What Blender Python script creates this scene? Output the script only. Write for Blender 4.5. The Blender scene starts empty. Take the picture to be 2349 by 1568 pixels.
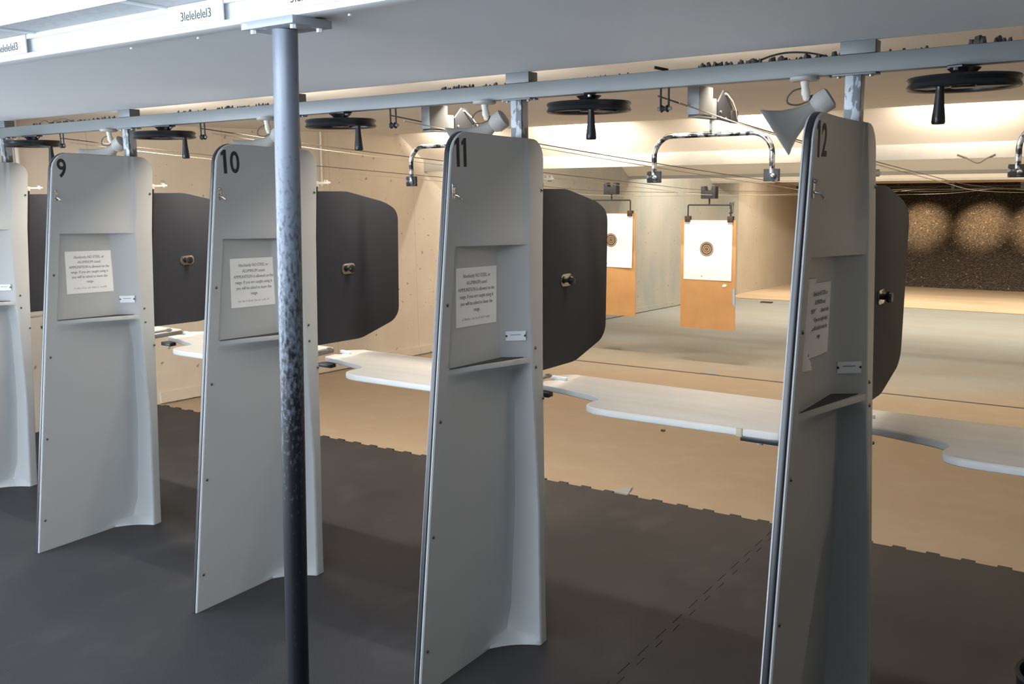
import bpy, bmesh, math, random
from mathutils import Vector, Matrix
random.seed(7)
PI = math.pi
S = bpy.context.scene
C = S.collection
W = 1.1633                      # lane pitch

# ------------------------------------------------------------------ materials
def nodes_of(name):
    m = bpy.data.materials.new(name); m.use_nodes = True
    nt = m.node_tree; nt.nodes.clear()
    out = nt.nodes.new('ShaderNodeOutputMaterial'); b = nt.nodes.new('ShaderNodeBsdfPrincipled')
    nt.links.new(b.outputs[0], out.inputs[0])
    return m, nt, b
def rgb(c): return (c[0], c[1], c[2], 1.0)
def mat(name, col, rough=.55, metal=0.0, col2=None, nscale=6.0, amt=.5, bump=0.0, bscale=None, stretch=(1,1,1), spec=.5, detail=6, sharp=None, coat=0):
    m, nt, b = nodes_of(name)
    b.inputs['Roughness'].default_value = rough; b.inputs['Metallic'].default_value = metal
    b.inputs['Specular IOR Level'].default_value = spec
    if coat: b.inputs['Coat Weight'].default_value = coat
    b.inputs['Base Color'].default_value = rgb(col)
    tc = nt.nodes.new('ShaderNodeTexCoord'); mp = nt.nodes.new('ShaderNodeMapping')
    mp.inputs['Scale'].default_value = stretch
    nt.links.new(tc.outputs['Object'], mp.inputs[0])
    if col2:
        n = nt.nodes.new('ShaderNodeTexNoise'); n.inputs['Scale'].default_value = nscale; n.inputs['Detail'].default_value = detail
        nt.links.new(mp.outputs[0], n.inputs['Vector'])
        r = nt.nodes.new('ShaderNodeValToRGB')
        lo, hi = sharp if sharp else (.5-amt*.5, .5+amt*.5)
        r.color_ramp.elements[0].position = lo; r.color_ramp.elements[1].position = hi
        r.color_ramp.elements[0].color = rgb(col); r.color_ramp.elements[1].color = rgb(col2)
        nt.links.new(n.outputs['Fac'], r.inputs[0]); nt.links.new(r.outputs[0], b.inputs['Base Color'])
    if bump:
        n2 = nt.nodes.new('ShaderNodeTexNoise'); n2.inputs['Scale'].default_value = bscale or nscale*4; n2.inputs['Detail'].default_value = 4
        nt.links.new(mp.outputs[0], n2.inputs['Vector'])
        bp = nt.nodes.new('ShaderNodeBump'); bp.inputs['Strength'].default_value = bump; bp.inputs['Distance'].default_value = .004
        nt.links.new(n2.outputs['Fac'], bp.inputs['Height']); nt.links.new(bp.outputs[0], b.inputs['Normal'])
    return m
def emis(name, col, k):
    m, nt, b = nodes_of(name)
    b.inputs['Base Color'].default_value = rgb((.8,.8,.8))
    b.inputs['Emission Color'].default_value = rgb(col); b.inputs['Emission Strength'].default_value = k
    return m
def mixc(nt, fac, a, b):
    n = nt.nodes.new('ShaderNodeMix'); n.data_type = 'RGBA'
    if isinstance(fac, float): n.inputs[0].default_value = fac
    else: nt.links.new(fac, n.inputs[0])
    for s, v in ((6,a),(7,b)):
        if isinstance(v, tuple): n.inputs[s].default_value = rgb(v)
        else: nt.links.new(v, n.inputs[s])
    return n.outputs[2]
def noise(nt, vec, scale, detail=6, stretch=None):
    if stretch:
        mp = nt.nodes.new('ShaderNodeMapping'); mp.inputs['Scale'].default_value = stretch
        nt.links.new(vec, mp.inputs[0]); vec = mp.outputs[0]
    n = nt.nodes.new('ShaderNodeTexNoise'); n.inputs['Scale'].default_value = scale; n.inputs['Detail'].default_value = detail
    nt.links.new(vec, n.inputs['Vector']); return n.outputs['Fac']
def ramp(nt, fac, lo, hi, a=0.0, b=1.0):
    r = nt.nodes.new('ShaderNodeMapRange'); r.inputs[1].default_value = lo; r.inputs[2].default_value = hi
    r.inputs[3].default_value = a; r.inputs[4].default_value = b
    nt.links.new(fac, r.inputs[0]); return r.outputs[0]
def wall_concrete(name, ca, cb, cc, y0, y1, pit=.5, seam=1.2):
    """cast concrete: formwork streaks, pour patches and bullet pits; ca near y0 turning to cb near y1 (two pours)"""
    m, nt, b = nodes_of(name); b.inputs['Roughness'].default_value = .85; b.inputs['Specular IOR Level'].default_value = .2
    tc = nt.nodes.new('ShaderNodeTexCoord'); P = tc.outputs['Object']
    sx = nt.nodes.new('ShaderNodeSeparateXYZ'); nt.links.new(P, sx.inputs[0])
    base = mixc(nt, ramp(nt, sx.outputs[1], y0, y1), ca, cb)
    st = ramp(nt, noise(nt, P, 3.0, 8, (1,1.6,.6)), .35, .7)
    base = mixc(nt, ramp(nt, st, 0, 1, 0, .32), base, cc)
    bl = ramp(nt, noise(nt, P, 1.4, 5), .42, .62, 0, .35)
    base = mixc(nt, bl, base, cc)
    nz = nt.nodes.new('ShaderNodeTexNoise'); nz.inputs['Scale'].default_value = 9; nt.links.new(P, nz.inputs['Vector'])
    vm = nt.nodes.new('ShaderNodeVectorMath'); vm.operation = 'MULTIPLY_ADD'; vm.inputs[1].default_value = (.12,.12,.12)
    nt.links.new(nz.outputs['Color'], vm.inputs[0]); nt.links.new(P, vm.inputs[2]); PD = vm.outputs[0]
    v = nt.nodes.new('ShaderNodeTexVoronoi'); v.inputs['Scale'].default_value = 8; nt.links.new(PD, v.inputs['Vector'])
    v.inputs['Randomness'].default_value = 1
    pits = ramp(nt, v.outputs['Distance'], .07, .13, 1, 0)
    gate = ramp(nt, noise(nt, P, 2.2, 3), .5-.25*pit, .62-.2*pit)
    ml = nt.nodes.new('ShaderNodeMath'); ml.operation = 'MULTIPLY'; nt.links.new(pits, ml.inputs[0]); nt.links.new(gate, ml.inputs[1])
    v2 = nt.nodes.new('ShaderNodeTexVoronoi'); v2.inputs['Scale'].default_value = 19; nt.links.new(PD, v2.inputs['Vector'])
    p2 = ramp(nt, v2.outputs['Distance'], .08, .16, .8, 0)
    m2 = nt.nodes.new('ShaderNodeMath'); m2.operation = 'MULTIPLY'; nt.links.new(p2, m2.inputs[0])
    nt.links.new(ramp(nt, noise(nt, P, 3.7, 3), .52, .62), m2.inputs[1])
    ad = nt.nodes.new('ShaderNodeMath'); ad.operation = 'MAXIMUM'; nt.links.new(ml.outputs[0], ad.inputs[0]); nt.links.new(m2.outputs[0], ad.inputs[1])
    base = mixc(nt, ramp(nt, ad.outputs[0], 0, 1, 0, .75), base, (cc[0]*.45, cc[1]*.42, cc[2]*.38))
    # form seams every `seam` metres
    w = nt.nodes.new('ShaderNodeMath'); w.operation = 'PINGPONG'; w.inputs[1].default_value = seam/2
    nt.links.new(sx.outputs[1], w.inputs[0])
    base = mixc(nt, ramp(nt, w.outputs[0], .0, .008, .35, 0), base, (cc[0]*.6, cc[1]*.55, cc[2]*.5))
    nt.links.new(base, b.inputs['Base Color'])
    bp = nt.nodes.new('ShaderNodeBump'); bp.inputs['Strength'].default_value = .5; bp.inputs['Distance'].default_value = .006; bp.invert = True
    nt.links.new(ad.outputs[0], bp.inputs['Height']); nt.links.new(bp.outputs[0], b.inputs['Normal'])
    return m
def floor_concrete():
    m, nt, b = nodes_of('range_floor_concrete'); b.inputs['Roughness'].default_value = .62; b.inputs['Specular IOR Level'].default_value = .35
    tc = nt.nodes.new('ShaderNodeTexCoord'); P = tc.outputs['Object']
    sx = nt.nodes.new('ShaderNodeSeparateXYZ'); nt.links.new(P, sx.inputs[0])
    tan, gry, apr = (.355,.28,.20), (.345,.365,.345), (.72,.56,.38)
    wob = noise(nt, P, .7, 4)
    ys = nt.nodes.new('ShaderNodeMath'); ys.operation = 'MULTIPLY_ADD'; ys.inputs[1].default_value = 2.5; nt.links.new(wob, ys.inputs[0]); nt.links.new(sx.outputs[1], ys.inputs[2])
    base = mixc(nt, ramp(nt, ys.outputs[0], 6.2, 8.6), tan, gry)
    base = mixc(nt, ramp(nt, sx.outputs[1], 13.28, 13.3), base, apr)
    base = mixc(nt, ramp(nt, noise(nt, P, 2.2, 7, (.35,.9,1)), .38, .7, 0, .30), base, (.33,.23,.145))
    base = mixc(nt, ramp(nt, noise(nt, P, 5, 6), .5, .75, 0, .14), base, (.52,.45,.35))
    v = nt.nodes.new('ShaderNodeTexVoronoi'); v.inputs['Scale'].default_value = 3.3; nt.links.new(P, v.inputs['Vector'])
    base = mixc(nt, ramp(nt, v.outputs['Distance'], .02, .035, .55, 0), base, (.22,.15,.10))
    nt.links.new(base, b.inputs['Base Color'])
    bp = nt.nodes.new('ShaderNodeBump'); bp.inputs['Strength'].default_value = .12; bp.inputs['Distance'].default_value = .004
    nt.links.new(noise(nt, P, 40, 4), bp.inputs['Height']); nt.links.new(bp.outputs[0], b.inputs['Normal'])
    return m
def rubber_floor():
    m, nt, b = nodes_of('rubber_mat'); b.inputs['Roughness'].default_value = .62; b.inputs['Specular IOR Level'].default_value = .35
    tc = nt.nodes.new('ShaderNodeTexCoord'); P = tc.outputs['Object']
    base = mixc(nt, ramp(nt, noise(nt, P, 1.3, 5), .35, .7), (.0215,.0215,.0245), (.035,.034,.0365))
    base = mixc(nt, ramp(nt, noise(nt, P, 3.1, 8, (1,.6,1)), .56, .78, 0, .35), base, (.095,.092,.09))
    nt.links.new(base, b.inputs['Base Color'])
    ck = nt.nodes.new('ShaderNodeTexWave'); ck.wave_type = 'BANDS'; ck.bands_direction = 'DIAGONAL'; ck.inputs['Scale'].default_value = 60; nt.links.new(P, ck.inputs['Vector'])
    nn = noise(nt, P, 220, 2)
    ad = nt.nodes.new('ShaderNodeMath'); ad.operation = 'MULTIPLY_ADD'; ad.inputs[1].default_value = .4
    nt.links.new(ck.outputs['Fac'], ad.inputs[0]); nt.links.new(nn, ad.inputs[2])
    bp = nt.nodes.new('ShaderNodeBump'); bp.inputs['Strength'].default_value = .25; bp.inputs['Distance'].default_value = .002
    nt.links.new(ad.outputs[0], bp.inputs['Height']); nt.links.new(bp.outputs[0], b.inputs['Normal'])
    return m
def flaked_paint(name, steel, paint, scale=28, lo=.47, hi=.5, stretch=(1,1,.4), rough=.45, metal=.3, zr=None):
    m, nt, b = nodes_of(name); b.inputs['Roughness'].default_value = rough; b.inputs['Metallic'].default_value = metal
    tc = nt.nodes.new('ShaderNodeTexCoord'); P = tc.outputs['Object']
    f = ramp(nt, noise(nt, P, scale, 7, stretch), lo, hi)
    if zr:
        sx = nt.nodes.new('ShaderNodeSeparateXYZ'); nt.links.new(P, sx.inputs[0])
        z = ramp(nt, sx.outputs[2], zr[0], zr[1], zr[2], zr[3])
        n = nt.nodes.new('ShaderNodeMath'); n.operation = 'ADD'; n.use_clamp = True
        nt.links.new(noise(nt, P, scale, 7, stretch), n.inputs[0]); nt.links.new(z, n.inputs[1])
        f = ramp(nt, n.outputs[0], lo, hi)
    nt.links.new(mixc(nt, f, steel, paint), b.inputs['Base Color'])
    return m
def granules():
    m, nt, b = nodes_of('rubber_granules'); b.inputs['Roughness'].default_value = .55
    tc = nt.nodes.new('ShaderNodeTexCoord'); P = tc.outputs['Object']
    v = nt.nodes.new('ShaderNodeTexVoronoi'); v.inputs['Scale'].default_value = 48; nt.links.new(P, v.inputs['Vector'])
    bw = nt.nodes.new('ShaderNodeSeparateColor'); nt.links.new(v.outputs['Color'], bw.inputs[0])
    base = mixc(nt, ramp(nt, bw.outputs[0], .3, .95), (.022,.015,.010), (.105,.072,.043))
    base = mixc(nt, ramp(nt, noise(nt, P, 1.1, 4), .4, .7, 0, .5), base, (.05,.035,.026))
    base = mixc(nt, ramp(nt, bw.outputs[1], .982, .992, 0, .6), base, (.5,.38,.26))
    nt.links.new(base, b.inputs['Base Color'])
    bp = nt.nodes.new('ShaderNodeBump'); bp.inputs['Strength'].default_value = .7; bp.inputs['Distance'].default_value = .014
    nt.links.new(v.outputs['Distance'], bp.inputs['Height']); nt.links.new(bp.outputs[0], b.inputs['Normal'])
    return m
def ceiling_tile():
    m, nt, b = nodes_of('ceiling_tiles'); b.inputs['Roughness'].default_value = .9
    tc = nt.nodes.new('ShaderNodeTexCoord'); P = tc.outputs['Object']
    base = mixc(nt, ramp(nt, noise(nt, P, 60, 3), .45, .65), (.56,.57,.57), (.50,.51,.51))
    nt.links.new(base, b.inputs['Base Color'])
    return m

M = {}
M['shell'] = mat('grey_moulded_shell', (.385,.39,.385), .42, 0, (.42,.425,.42), 2.2, .6, bump=.05, bscale=60, spec=.45)
M['trim'] = mat('black_rubber_trim', (.012,.012,.016), .32, 0, spec=.6)
M['shield'] = mat('charcoal_shield', (.022,.024,.031), .62, 0, (.027,.029,.036), 3, .6, bump=.04, bscale=90, spec=.3)
M['black'] = mat('black_enamel', (.012,.012,.014), .3, 0)
M['blackmatte'] = mat('black_matte', (.02,.02,.022), .7)
M['chrome'] = mat('chrome', (.7,.68,.65), .18, 1.0, (.5,.49,.47), 40, .5)
M['steel'] = mat('dull_steel', (.42,.42,.42), .38, .85, (.3,.3,.3), 20, .6)
M['screwm'] = mat('dark_screw', (.16,.155,.15), .25, .9)
M['beam'] = mat('grey_painted_steel', (.165,.175,.175), .42, .1, (.19,.20,.20), 5, .6, bump=.03)
M['post'] = flaked_paint('flaked_white_over_grey', (.13,.145,.155), (.40,.42,.45), 38, .455, .49, (1,1,.4))
M['postgrey'] = mat('grey_post_paint', (.17,.18,.185), .45, .15)
M['pole'] = flaked_paint('worn_blue_pole_paint', (.010,.0105,.014), (.145,.165,.20), 130, .36, .68, (1,1,.5), .42, .25, zr=(.85,1.85,-.28,.30))  # worn mottling; the paint also ramps from pale at the top to dark below
M['plateblue'] = mat('blue_grey_plate', (.33,.36,.41), .45, .1, (.6,.63,.67), 30, .4, sharp=(.58,.64))
M['white'] = mat('white_paint', (.80,.82,.84), .5, 0, (.74,.76,.78), 8, .5, bump=.05)
M['cream'] = mat('cream_painted_metal', (.70,.65,.57), .5)
M['counter'] = mat('white_laminate', (.68,.655,.62), .42, 0, (.58,.55,.51), 7, .5, stretch=(.4,2,1), bump=.02)
M['soffit'] = mat('grey_soffit_paint', (.72,.74,.76), .6, 0, (.76,.78,.80), 1.3, .6)
M['rceil'] = mat('range_ceiling_board', (.74,.70,.65), .8, 0, (.68,.64,.59), 2.5, .6, stretch=(.5,1.5,1), bump=.06)
M['baffle'] = mat('baffle_boards', (.80,.71,.59), .75, 0, (.73,.64,.52), 2, .6, stretch=(.3,3,3), bump=.05)
M['lip'] = mat('baffle_lip_concrete', (.36,.335,.29), .85, 0, (.30,.28,.245), 5, .5, bump=.15)
M['lumber'] = mat('baffle_lumber', (.45,.30,.17), .7, 0, (.35,.22,.12), 8, .6, stretch=(.2,4,4))
M['wallA'] = wall_concrete('range_wall_concrete', (.65,.585,.50), (.34,.36,.345), (.54,.46,.36), 6.2, 8.6, .6)
M['wallB'] = wall_concrete('end_wall_concrete', (.56,.50,.41), (.56,.50,.41), (.47,.40,.31), 14, 17, .3, 5)
M['boothwall'] = mat('booth_wall_paint', (.62,.63,.63), .7, 0, (.58,.59,.59), 1, .5)
M['floorc'] = floor_concrete()
M['joint'] = mat('floor_joint', (.07,.05,.035), .8)
M['rubber'] = rubber_floor()
M['granules'] = granules()
M['ctile'] = ceiling_tile()
M['paper'] = mat('white_paper', (.80,.79,.77), .6, 0, (.74,.73,.71), 5, .5)
M['tpaper'] = mat('target_paper', (.86,.84,.78), .65)
M['ink'] = mat('black_ink', (.05,.05,.055), .6)
M['greyink'] = mat('grey_ink', (.24,.235,.235), .6)
M['redink'] = mat('faded_red_ink', (.52,.47,.45), .6)
M['decal'] = mat('black_decal', (.022,.022,.026), .6, spec=.4)
M['card'] = mat('corrugated_cardboard', (.55,.30,.115), .8, 0, (.47,.24,.085), 6, .5, bump=.1)
M['ringd'] = mat('target_ring_dark', (.050,.037,.027), .8, spec=.1)
M['ringl'] = mat('target_ring_tan', (.34,.24,.15), .8, spec=.1)
M['tape'] = mat('yellowed_tape', (.46,.38,.26), .45)
M['rope'] = mat('tan_rope', (.62,.54,.42), .8)
M['wire'] = mat('dark_wire', (.12,.095,.075), .6)
M['hornp'] = mat('beige_horn_plastic', (.43,.41,.375), .5, 0, (.38,.36,.33), 9, .4)
M['clampd'] = mat('dark_worn_metal', (.055,.052,.05), .45, .5, (.35,.34,.33), 55, .3, sharp=(.55,.66))
M['bwchrome'] = mat('flaking_chrome_tube', (.05,.047,.045), .3, .7, (.66,.64,.60), 35, .3, stretch=(1,1,1), sharp=(.44,.54))
M['carr'] = mat('carrier_grey_plate', (.26,.26,.26), .42, .35, (.21,.21,.21), 12, .5)
M['carrd'] = mat('carrier_dark_plate', (.032,.032,.035), .45, .3)
M['matdark'] = mat('shelf_rubber_liner', (.02,.02,.023), .6, 0, (.045,.04,.038), 30, .4)
M['rust'] = mat('rusty_clamp', (.10,.055,.035), .6, .3, (.04,.03,.025), 60, .5)
M['greytape'] = mat('grey_tape_scrap', (.27,.285,.31), .5)
M['debris'] = mat('dark_debris', (.025,.023,.024), .7, 0, (.09,.07,.06), 80, .4)
M['pipe'] = mat('grey_pipe', (.12,.11,.10), .4, .4)
M['blackgap'] = mat('dark_trap_steel', (.03,.026,.023), .7)
M['diffuser'] = emis('fluorescent_diffuser', (.77,.88,1.0), 25.0)
M['lobby2'] = emis('dim_lobby_window', (.78,.88,1.0), 7.5)  # glow of the invented back window, added as fill light
M['lobby'] = emis('lit_lobby_window', (.74,.86,1.0), 10.5)  # glow of the invented left window, added as fill light
M['warmtube'] = emis('warm_lamp_lens', (1.0,.80,.58), 60.0)

# ------------------------------------------------------------------ mesh helpers
class MB:
    def __init__(s): s.v = []; s.f = []; s.m = []; s.mi = 0
    def add(s, vs, fs):
        o = len(s.v); s.v += [tuple(v) for v in vs]
        for f in fs: s.f.append([i+o for i in f]); s.m.append(s.mi)
        return s
    def box(s, x0, x1, y0, y1, z0, z1):
        vs = [(x,y,z) for z in (z0,z1) for y in (y0,y1) for x in (x0,x1)]
        return s.add(vs, [(0,2,3,1),(4,5,7,6),(0,1,5,4),(2,6,7,3),(0,4,6,2),(1,3,7,5)])
    def prism(s, pts, z0, z1, axis='z'):
        """polygon pts (u,v) extruded along axis"""
        n = len(pts)
        def P(u, v, w): return {'z':(u,v,w),'x':(w,u,v),'y':(u,w,v)}[axis]
        vs = [P(u,v,z0) for u,v in pts]+[P(u,v,z1) for u,v in pts]
        fs = [tuple(range(n))[::-1], tuple(range(n,2*n))]+[(i,(i+1)%n,n+(i+1)%n,n+i) for i in range(n)]
        return s.add(vs, fs)
    def loft(s, rings, caps=True, closed=True):
        n = len(rings[0]); vs = [p for r in rings for p in r]; fs = []
        for k in range(len(rings)-1):
            for i in range(n if closed else n-1):
                j = (i+1)%n; fs.append((k*n+i, k*n+j, (k+1)*n+j, (k+1)*n+i))
        if caps: fs += [tuple(range(n))[::-1], tuple(range((len(rings)-1)*n, len(rings)*n))]
        return s.add(vs, fs)
    def tube(s, pts, r, n=8, caps=True):
        pts = [Vector(p) for p in pts]; rings = []
        rr = r if isinstance(r, (list,tuple)) else [r]*len(pts)
        t0 = (pts[1]-pts[0]).normalized()
        up = Vector((0,0,1)) if abs(t0.z) < .9 else Vector((1,0,0))
        a = t0.cross(up).normalized()
        for i, p in enumerate(pts):
            t = (pts[min(i+1,len(pts)-1)]-pts[max(i-1,0)]).normalized()
            a = (a - t*a.dot(t)).normalized(); b = t.cross(a)
            rings.append([tuple(p+(a*math.cos(2*PI*k/n)+b*math.sin(2*PI*k/n))*rr[i]) for k in range(n)])
        return s.loft(rings, caps)
    def cyl(s, p, q, r, n=14): return s.tube([p,q], r, n)
    def lathe(s, prof, c=(0,0,0), n=24, axis='z'):
        """prof [(radius, height)] closed by caps"""
        rings = []
        for r, h in prof:
            ring = []
            for k in range(n):
                a = 2*PI*k/n; u, v = r*math.cos(a), r*math.sin(a)
                p = {'z':(u,v,h),'x':(h,u,v),'y':(u,h,v)}[axis]
                ring.append((p[0]+c[0], p[1]+c[1], p[2]+c[2]))
            rings.append(ring)
        return s.loft(rings)
    def torus(s, R, prof, c=(0,0,0), n=48):
        """ring about z; prof closed list (dr, dz)"""
        m = len(prof); vs = []; fs = []
        for k in range(n):
            a = 2*PI*k/n
            for dr, dz in prof: vs.append((c[0]+(R+dr)*math.cos(a), c[1]+(R+dr)*math.sin(a), c[2]+dz))
        for k in range(n):
            for i in range(m):
                j = (i+1)%m; k2 = (k+1)%n
                fs.append((k*m+i, k2*m+i, k2*m+j, k*m+j))
        return s.add(vs, fs)
    def ball(s, c, r, n=10, sc=(1,1,1)):
        prof = [(max(1e-4, r*math.sin(PI*i/6)), -r*math.cos(PI*i/6)) for i in range(7)]
        o = len(s.v); s.lathe(prof, (0,0,0), n)
        for i in range(o, len(s.v)):
            v = s.v[i]; s.v[i] = (c[0]+v[0]*sc[0], c[1]+v[1]*sc[1], c[2]+v[2]*sc[2])
        return s
    def xf(s, Mx, start=0):
        for i in range(start, len(s.v)): s.v[i] = tuple(Mx @ Vector(s.v[i]))
        return s
    def build(s, name, mats, parent=None, bevel=0, smooth=32, seg=2):
        me = bpy.data.meshes.new(name); me.from_pydata(s.v, [], s.f)
        if not isinstance(mats, (list,tuple)): mats = [mats]
        for m in mats: me.materials.append(m)
        me.polygons.foreach_set('material_index', s.m)
        bm = bmesh.new(); bm.from_mesh(me)
        bmesh.ops.remove_doubles(bm, verts=bm.verts, dist=1e-6)
        bmesh.ops.recalc_face_normals(bm, faces=bm.faces)
        if bevel:
            es = [e for e in bm.edges if len(e.link_faces) == 2 and e.calc_face_angle(0) > .6]
            bmesh.ops.bevel(bm, geom=es, offset=bevel, segments=seg, affect='EDGES', profile=.6, clamp_overlap=True)
        bm.to_mesh(me); bm.free()
        if smooth:
            me.polygons.foreach_set('use_smooth', [True]*len(me.polygons))
            me.set_sharp_from_angle(angle=math.radians(smooth))
        o = bpy.data.objects.new(name, me); C.objects.link(o)
        if parent: o.parent = parent
        return o
def tag(o, label, cat, group=None, kind=None):
    o['label'] = label; o['category'] = cat
    if group: o['group'] = group
    if kind: o['kind'] = kind
    return o
def thing(name, label, cat, loc=(0,0,0), rz=0, group=None):
    o = bpy.data.objects.new(name, None); C.objects.link(o); o.empty_display_size = .05
    o.location = loc; o.rotation_euler = (0,0,rz)
    return tag(o, label, cat, group)
def struct(o):
    o['kind'] = 'structure'; return o
def copy_tree(o, parent=None):
    c = o.copy(); C.objects.link(c)
    if parent: c.parent = parent
    for ch in list(o.children): copy_tree(ch, c)
    return c
def text_mesh(name, body, size, m, parent, mx, align='CENTER', xs=1.0, off=0.0, ext=.0004, spacing=1.0):
    cu = bpy.data.curves.new('t', 'FONT'); cu.body = body; cu.size = size; cu.align_x = align; cu.extrude = ext; cu.offset = off
    cu.space_line = spacing; cu.resolution_u = 4
    ob = bpy.data.objects.new('t', cu); C.objects.link(ob)
    dg = bpy.context.evaluated_depsgraph_get(); me = bpy.data.meshes.new_from_object(ob.evaluated_get(dg))
    bpy.data.objects.remove(ob); bpy.data.curves.remove(cu)
    me.transform(mx @ Matrix.Diagonal((xs,1,1,1))); me.materials.clear(); me.materials.append(m); me.name = name
    o = bpy.data.objects.new(name, me); C.objects.link(o)
    if parent: o.parent = parent
    return o
def lerp(a, b, t): return a+(b-a)*t
def interp(tab, z):
    for (a,u),(b,v) in zip(tab, tab[1:]):
        if z <= b: return lerp(u, v, (z-a)/(b-a)) if z >= a else u
    return tab[-1][1]
def rounded(pts, r, n=5):
    """round every corner of polygon pts by its own radius (list or number)"""
    out = []; N = len(pts)
    for i in range(N):
        p = Vector(pts[i]); a = Vector(pts[i-1]); b = Vector(pts[(i+1)%N])
        ri = r[i] if isinstance(r, (list,tuple)) else r
        if ri <= 0: out.append(tuple(p)); continue
        da = (a-p); db = (b-p); k = min(ri, da.length*.48, db.length*.48)
        s, e = p+da.normalized()*k, p+db.normalized()*k
        for j in range(n+1):
            t = j/n; out.append(tuple((1-t)**2*s+2*t*(1-t)*p+t*t*e))
    return out

# lanes: divider number k stands at x = (k-9)*W ; lane to its right is lane k
def PX(k): return (k-9)*W
def warp(y, z): return z - .045*y*min(1.0, max(z,0))
RIGHTM = Matrix(((0,0,1,0),(1,0,0,0),(0,1,0,0),(0,0,0,1)))   # text: x->+Y, y->+Z, faces +X

# ------------------------------------------------------------------ THE SETTING
XW = -2.15
def slope(y): return -.04*(y-1.6) if y > 1.6 else 0.0
mb = MB(); mb.box(XW-.2, 8, -5.2, 1.66, -.2, -.012)
struct(mb.build('floor', M['floorc'], smooth=0))
mb = MB()
for a, b in ((1.66,5.46),(5.475,13.28),(13.295,19.6)):
    mb.add([(x,y,slope(y)-.012-d) for d in (.15,0) for x,y in ((XW-.2,a),(8,a),(8,b),(XW-.2,b))],
           [(3,2,1,0),(4,5,6,7),(0,1,5,4),(1,2,6,5),(2,3,7,6),(3,0,4,7)])
struct(mb.build('floor', M['floorc'], smooth=0))
mb = MB()
for y in (5.4675, 13.2875): mb.box(XW, 8, y-.018, y+.018, slope(y)-.1, slope(y)-.0105)
struct(mb.build('trim_1', M['joint'], smooth=0))
mb = MB(); mb.box(XW-.2, XW, -.4, 14.0, -.7, 2.7); struct(mb.build('wall_left', M['wallA'], smooth=0))
mb = MB(); mb.box(XW-.2, XW-.012, 14.03, 19.8, -1.2, 2.7); struct(mb.build('wall_left', M['wallB'], smooth=0))
mb = MB(); mb.box(XW-.2, XW-.03, 13.99, 14.04, -.9, 2.7); struct(mb.build('trim_2', M['blackgap'], smooth=0))
mb = MB(); mb.box(XW-.2, XW, -5.2, -4.7, -.1, 2.7); mb.box(XW-.2, XW, -1.4, -.4, -.1, 2.7); mb.box(XW-.2, XW, -4.7, -1.4, -.1, .15); mb.box(XW-.2, XW, -4.7, -1.4, 1.98, 2.7)
struct(mb.build('wall_left', M['boothwall'], smooth=0))
win = MB()  # invented window, added so bluish light enters from the left
for y in (-4.7,-3.07,-1.44): win.box(XW-.1,XW+.01,y,y+.04,.15,1.98)
win.box(XW-.1,XW+.01,-4.7,-1.4,.15,.19); win.box(XW-.1,XW+.01,-4.7,-1.4,1.94,1.98)
win = struct(win.build('window_2', M['white'], smooth=0))
MB().box(XW-.06,XW-.05,-4.68,-1.42,.16,1.97).build('window_pane', M['lobby'], win, smooth=0)
mb = MB(); mb.box(7.8, 8, -5.2, 19.8, -1.2, 2.7); struct(mb.build('wall_right', M['wallB'], smooth=0))
mb = MB(); mb.box(XW-.2, -2.1, -5.4, -5.2, -.1, 2.7); mb.box(2.3, 8, -5.4, -5.2, -.1, 2.7); mb.box(-2.1, 2.3, -5.4, -5.2, -.1, .15); mb.box(-2.1, 2.3, -5.4, -5.2, 1.98, 2.7)
struct(mb.build('wall_back', M['boothwall'], smooth=0))
# invented glowing window, added to light the booth from behind
win = MB(); 
for x in (-2.1,-.65,.81,2.26): win.box(x,x+.04,-5.3,-5.19,.15,1.98)
win.box(-2.1,2.3,-5.3,-5.19,.15,.19); win.box(-2.1,2.3,-5.3,-5.19,1.94,1.98)
win = struct(win.build('window_1', M['white'], smooth=0))
MB().box(-2.08,2.28,-5.26,-5.25,.16,1.97).build('window_pane', M['lobby2'], win, smooth=0)
mb = MB(); mb.box(XW-.2, 8, 19.6, 19.8, -1.2, 2.7); struct(mb.build('wall_far', M['blackgap'], smooth=0))
mb = MB(); mb.box(XW-.2, 8, -5.4, 19.8, 2.62, 2.75); struct(mb.build('ceiling', M['rceil'], smooth=0))
mb = MB(); mb.box(XW, 8, -5.2, -1.235, 2.128, 2.16); struct(mb.build('ceiling', M['ctile'], smooth=0))
mb = MB()                                   # suspended grid bars
for i in range(-6, 11):
    x = 1.59+i*.6; mb.box(x-.0075, x+.0075, -5.2, -1.237, 2.124, 2.128)
for j in range(0, 4):
    y = -1.845-j*1.2; mb.box(XW, 7.8, y-.0075, y+.0075, 2.1245, 2.128)
struct(mb.build('trim_3', M['white'], smooth=0))
mb = MB(); mb.box(XW, 8, -1.215, .078, 2.065, 2.3); struct(mb.build('ceiling', M['soffit'], smooth=0))
mb = MB(); mb.box(XW, 8, .078, 4.45, 2.15, 2.163); struct(mb.build('ceiling', M['rceil'], smooth=0))
mb = MB(); mb.prism([(1.62,slope(1.62)),(13.98,slope(13.98)),(13.98,slope(13.98)+.07),(1.62,.085)], XW, XW+.022, 'x'); struct(mb.build('baseboard_left', M['wallA'], smooth=0))

# range wall marking
text_mesh('wall_marking', "50'", .30, M['ink'], None, Matrix.Translation((XW+.002, 13.66, .995)) @ RIGHTM, 'CENTER', .72, .0)
tag(bpy.data.objects['wall_marking'], 'black painted 50 foot mark on the concrete side wall', 'marking')

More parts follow.
